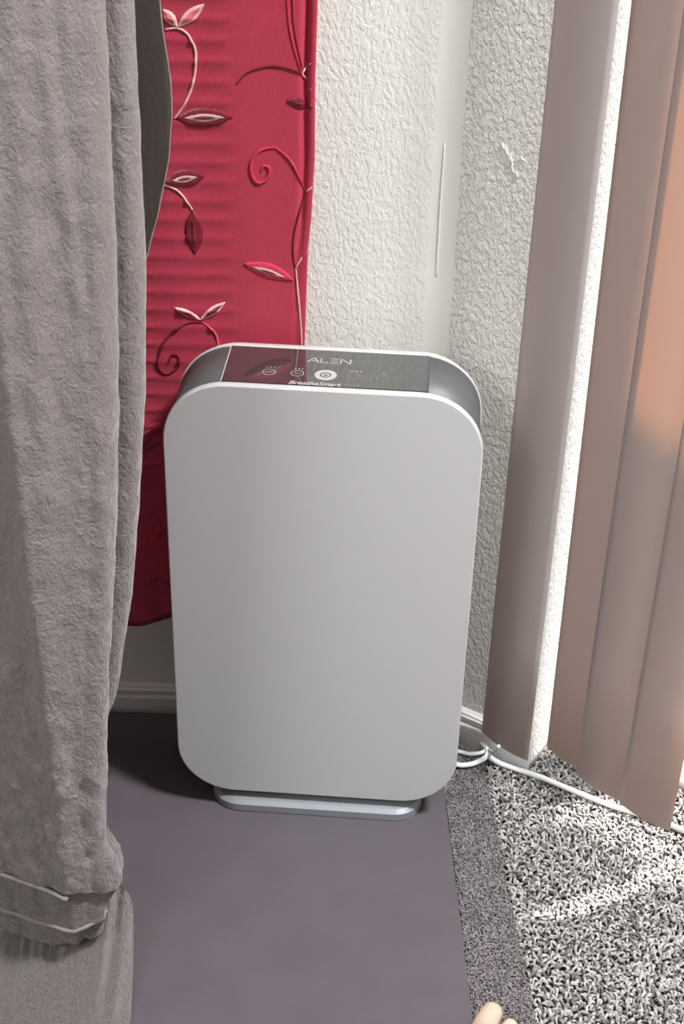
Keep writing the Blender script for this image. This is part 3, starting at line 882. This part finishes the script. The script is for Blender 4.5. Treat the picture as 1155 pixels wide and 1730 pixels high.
LN1 = [(-.75, .17), (-.40, .158), (-.324, .148), (-.296, .146), (-.269, .140), (-.250, .132), (-.225, .125), (-.2, .125)]
LN2 = [(-.75, .11), (-.40, .098), (-.33, .086), (-.296, .083), (-.261, .082), (-.237, .088), (-.225, .104), (-.2, .12)]
LN3 = [(-.75, .06), (-.40, .050), (-.334, .042), (-.306, .040), (-.276, .042), (-.255, .050), (-.236, .066), (-.2, .08)]
sheet('front_panel', FP, lambda x: interp(LN1, x), DTOP, -0.75, DY, 0.020, M['drape'], dr, 1.3, back=0.05, nz=300, ncol=120, zpow=1.25)
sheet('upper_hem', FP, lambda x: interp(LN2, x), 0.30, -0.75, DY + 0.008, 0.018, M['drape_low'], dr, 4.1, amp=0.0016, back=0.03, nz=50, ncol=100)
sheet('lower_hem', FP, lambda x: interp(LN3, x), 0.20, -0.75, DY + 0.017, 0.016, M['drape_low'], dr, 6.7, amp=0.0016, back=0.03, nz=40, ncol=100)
sheet('middle_fold', MF, lambda x: 0.30, DTOP, -0.33, DY + 0.066, 0.016, M['drape'], dr, 8.9, amp=0.0016, back=0.05, nz=240, ncol=60, folds=False)
for tab, y0 in ((LN1, DY), (LN2, DY + .008)):
    xs = np.linspace(-.70, -.262 if tab is LN1 else -.229, 46)
    pts = [Vector((x, y0 + fold_y(x, interp(tab, x)) + turn_y(x) - .0005 + (0 if x < -.245 else (x + .245) * 0.15), interp(tab, x) + crinkle(x, .3, 3.3, .0012))) for x in xs]
    v, q = tube(pts, 0.0027, 7)
    obj('hem_piping', v, q, M['seam'], dr, smooth=True)

# back fold that curls toward the camera, its hollow side in shade
V = []
nzb, ncb = 120, 26
for i in range(nzb):
    z = 0.762 + (DTOP - 0.762) * (i / (nzb - 1)) ** 1.3
    xe = interp(BF, z)
    for j in range(ncb):
        u = j / (ncb - 1)
        x = -0.235 + (xe + 0.235) * u ** 0.8
        y = DY + 0.185 - 0.075 * u + 0.012 * math.sin(u * 3.1)
        y += crinkle(x, z, 12.2, 0.0035, 45, 14)
        V.append((x, y, z))
n = len(V); Q = grid_faces(nzb, ncb)
V2 = [(x + .0006, y + .0018, z) for x, y, z in V]
bd_ = list(range(ncb)) + [r * ncb + ncb - 1 for r in range(1, nzb)] + [(nzb - 1) * ncb + c for c in range(ncb - 2, -1, -1)] + [r * ncb for r in range(nzb - 2, 0, -1)]
obj('back_fold', V + V2, Q + [tuple(reversed([k + n for k in f])) for f in Q] + [(bd_[k], bd_[k] + n, bd_[(k + 1) % len(bd_)] + n, bd_[(k + 1) % len(bd_)]) for k in range(len(bd_))], M['drape'], dr, smooth=True)

# pleated cloth hanging below the hem down to the mat
V = []
nzs, ncs = 70, 150
for i in range(nzs):
    t = i / (nzs - 1)
    z = 0.112 - 0.1115 * t
    for j in range(ncs):
        u = j / (ncs - 1)
        xr = -0.2230 + 0.021 * t - 0.050 * max(0, 1 - t * 1.7) ** 2
        x = -0.75 + (xr + 0.75) * u ** 0.7
        y = DY + 0.088 - 0.165 * t ** 2.6 + 0.38 * max(0, -.262 - x) * (1 if x > -.40 else 0) + (0.38 * .138 if x <= -.40 else 0) + 0.05 * max(0, (x + .24) / .03) ** 2 * (1 if x > -.24 else 0) * .6
        fan = x + 0.10 * t * (x + .30)
        y += 0.0026 * math.sin(fan * 300 + 3.5 * noise.noise(Vector((fan * 40, z * 9, 3)))) * (0.4 + t) + 0.004 * noise.noise(Vector((fan * 60, z * 8, 9))) * (0.3 + t) + 0.0085 * noise.noise(Vector((fan * 150, z * 12, 2)))
        V.append((x, y, z))
n = len(V); Q = [tuple(reversed(f)) for f in grid_faces(nzs, ncs)]
V2 = [(x, y + .002, z) for x, y, z in V]
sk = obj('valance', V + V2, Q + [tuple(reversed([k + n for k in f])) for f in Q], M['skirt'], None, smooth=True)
tag(sk, 'crumpled grey velvet cloth reaching the mat below the hem of the drape', 'cloth')
drr = thing('drape_rail', 'dark rail holding the grey drape above the frame', 'rail', (0, 0, 0))
v, q = tube([Vector((LX + .001, DY + .05, DTOP + .012)), Vector((-.10, DY + .05, DTOP + .012))], 0.012, 10)
obj('pole', v, q, M['pur_dark'], drr, smooth=True)

# ------------------------------------------------------------------ vertical blind in front of the door
vb = thing('vertical_blind', 'pale vinyl vertical blind hanging across the glass door', 'window blind', tuple(on_wall(0.118, 0.05, 0)))
vbl = Vector(vb.location)


def slat_mesh(sl, ol, sr, orr, sl2, ol2, sr2, or2, zb=0.048, zt=2.03, kink=None):
    """left and right edge at the bottom and at the top (door-wall coordinates), bowed toward the room"""
    V = []; nr_, nc_ = (40 if kink else 14), 11
    for side in (0, 1):
        for i in range(nr_):
            t = i / (nr_ - 1)
            for j in range(nc_):
                u = j / (nc_ - 1)
                s_ = (sl + (sr - sl) * u) * (1 - t) + (sl2 + (sr2 - sl2) * u) * t
                zc = zb + (zt - zb) * t
                if kink and zc < kink[0]: s_ += kink[1] * (1 - zc / kink[0])
                o_ = (ol + (orr - ol) * u) * (1 - t) + (ol2 + (or2 - ol2) * u) * t
                o_ += 0.0045 * (1 - (2 * u - 1) ** 2) - side * 0.0008
                V.append(on_wall(s_, o_, zb + (zt - zb) * t) - vbl)
    n = nr_ * nc_
    Q = grid_faces(nr_, nc_); Q += [tuple(reversed([k + n for k in f])) for f in grid_faces(nr_, nc_)]
    bd_ = list(range(nc_)) + [r * nc_ + nc_ - 1 for r in range(1, nr_)] + [(nr_ - 1) * nc_ + c for c in range(nc_ - 2, -1, -1)] + [r * nc_ for r in range(nr_ - 2, 0, -1)]
    Q += [(bd_[k], bd_[k] + n, bd_[(k + 1) % len(bd_)] + n, bd_[(k + 1) % len(bd_)]) for k in range(len(bd_))]
    return V, Q


SL = [(.118, .038, .1895, .054, .124, .038, .1900, .054, .048),
      (.199, .022, .262, .036, .176, .022, .258, .036, .052),
      (.247, .042, .318, .054, .243, .042, .318, .054, .048),
      (.311, .058, .378, .068, .312, .058, .380, .068, .048)]
for a in SL:
    s = obj('slat', *slat_mesh(*a[:8], zb=a[8]), M['slat'], vb, smooth=True)
s = obj('slat', *slat_mesh(.366, .034, .438, .030, .366, .034, .438, .030, kink=(0.38, 0.20)), M['slat'], vb, smooth=True)  # bottom bent aside to shape the sun patch on the carpet
for k in range(10):
    a0 = .414 + .063 * k
    s = obj('slat', *slat_mesh(a0, .052, a0 + .070, .048, a0, .052, a0 + .070, .048), M['slat'], vb, smooth=True)
v, q = wall_box(0.08, S_OPEN1 + .06, 0.02, 0.075, 2.04, 2.085)
obj('head_rail', [Vector(p_) - vbl for p_ in v], q, M['mini'], vb)

# ------------------------------------------------------------------ power cord
pc = thing('power_cord', 'white power cord coiled behind the purifier and trailing along the carpet', 'cord', (0.16, 1.41, 0))
pcl = Vector(pc.location)


def cord(pts, r=0.0032, name='cable'):
    P = [p - pcl for p in catmull(pts, 8)]
    v, q = tube(P, r, 8)
    return obj(name, v, q, M['cord'], pc, smooth=True)


cord([(0.10, 1.452, .02), (0.135, 1.448, .006), (.1595, 1.452, .005), (.171, 1.444, .004), (.185, 1.430, .004), (.1915, 1.417, .003), (.1885, 1.404, .002), (.175, 1.394, .001), (.164, 1.390, .001), (.152, 1.390, .001), (.12, 1.400, .0035)], .0034)
cord([(.10, 1.424, .0035), (.135, 1.418, .001), (.154, 1.416, .0), (.171, 1.411, .0), (.186, 1.415, .0005), (.1925, 1.420, .003)], .0029)
cord([(.1885, 1.414, .002), (.1925, 1.415, .004), (.197, 1.395, .018), (.198, 1.374, .040), (.1975, 1.362, .058)], .0022, 'twist_tie')
cord([(.1905, 1.409, .001), (.205, 1.400, -.003), (.225, 1.391, -.0042), (.257, 1.376, -.0042), (.299, 1.351, -.0042), (.339, 1.329, -.0042), (.379, 1.312, -.0042), (.419, 1.290, -.0042), (.50, 1.235, -.0042), (.62, 1.17, -.0042)], .0036)
cord([(.11, 1.462, .045), (.150, 1.440, .047), (.166, 1.432, .047), (.190, 1.420, .043), (.205, 1.409, .036)], .0024)

# ------------------------------------------------------------------ bare foot of the person standing at the lower edge
def build_foot():
    V = [(0, 0, 0.0)]; E = []; Rr = [(.030, .030)]
    pts = {}
    def add(p, r, parent=None):
        V.append(p); Rr.append(r if isinstance(r, tuple) else (r, r)); i = len(V) - 1
        if parent is not None: E.append((parent, i))
        return i
    V.clear(); Rr.clear()
    ankle = add((0, 0, .085), (.031, .031))
    heel = add((0, -.045, .036), (.031, .033), ankle)
    mid = add((.004, .060, .055), (.030, .034), ankle)
    ball = add((.000, .120, .030), (.024, .036), mid)
    shin = add((0.0, -.13, .19), (.040, .040), ankle)
    calf = add((0.0, -.27, .29), (.054, .054), shin)
    knee = add((0.0, -.40, .38), (.055, .055), calf)
    toes = [(-.026, .158, .019, .013, .184), (-.004, .156, .016, .0095, .178), (.012, .150, .015, .009, .171), (.026, .142, .0135, .0085, .160), (.038, .130, .0125, .008, .146)]
    for x, y, z, r, y2 in toes:
        a = add((x * .92, y - .022, z + .006), r * 1.15, ball)
        b = add((x, y, z), r, a)
        add((x * 1.02, y2, z - .003), r * .86, b)
    me = bpy.data.meshes.new('person'); me.from_pydata(V, E, [])
    me.materials.append(M['skin'])
    o = bpy.data.objects.new('person', me); COL.objects.link(o)
    sk_ = o.modifiers.new('skin', 'SKIN')
    for i, r in enumerate(Rr): me.skin_vertices[0].data[i].radius = r
    me.skin_vertices[0].data[0].use_root = True
    sub = o.modifiers.new('sub', 'SUBSURF'); sub.levels = 2; sub.render_levels = 2
    bpy.context.view_layer.update()
    dg = bpy.context.evaluated_depsgraph_get()
    m2 = bpy.data.meshes.new_from_object(o.evaluated_get(dg))
    bpy.data.objects.remove(o)
    m2.polygons.foreach_set('use_smooth', [True] * len(m2.polygons))
    m2.materials.clear(); m2.materials.append(M['skin'])
    zmin = min(v.co.z for v in m2.vertices)
    for v in m2.vertices: v.co.z -= zmin
    ymax = max(v.co.y for v in m2.vertices)
    return m2, ymax


fm, ymax = build_foot()
pf = bpy.data.objects.new('person', fm); COL.objects.link(pf)
tag(pf, 'bare toe of a person standing on the rug strip at the lower edge', 'person')
pf.rotation_euler = (0, 0, -0.50)
pf.location = (0.172, 1.022 - ymax, RZ + .0040)
bpy.context.view_layer.update()
tip = max((pf.matrix_world @ v.co for v in fm.vertices), key=lambda c: c.y)
pf.location.x += 0.165 - tip.x; pf.location.y += 1.0165 - tip.y
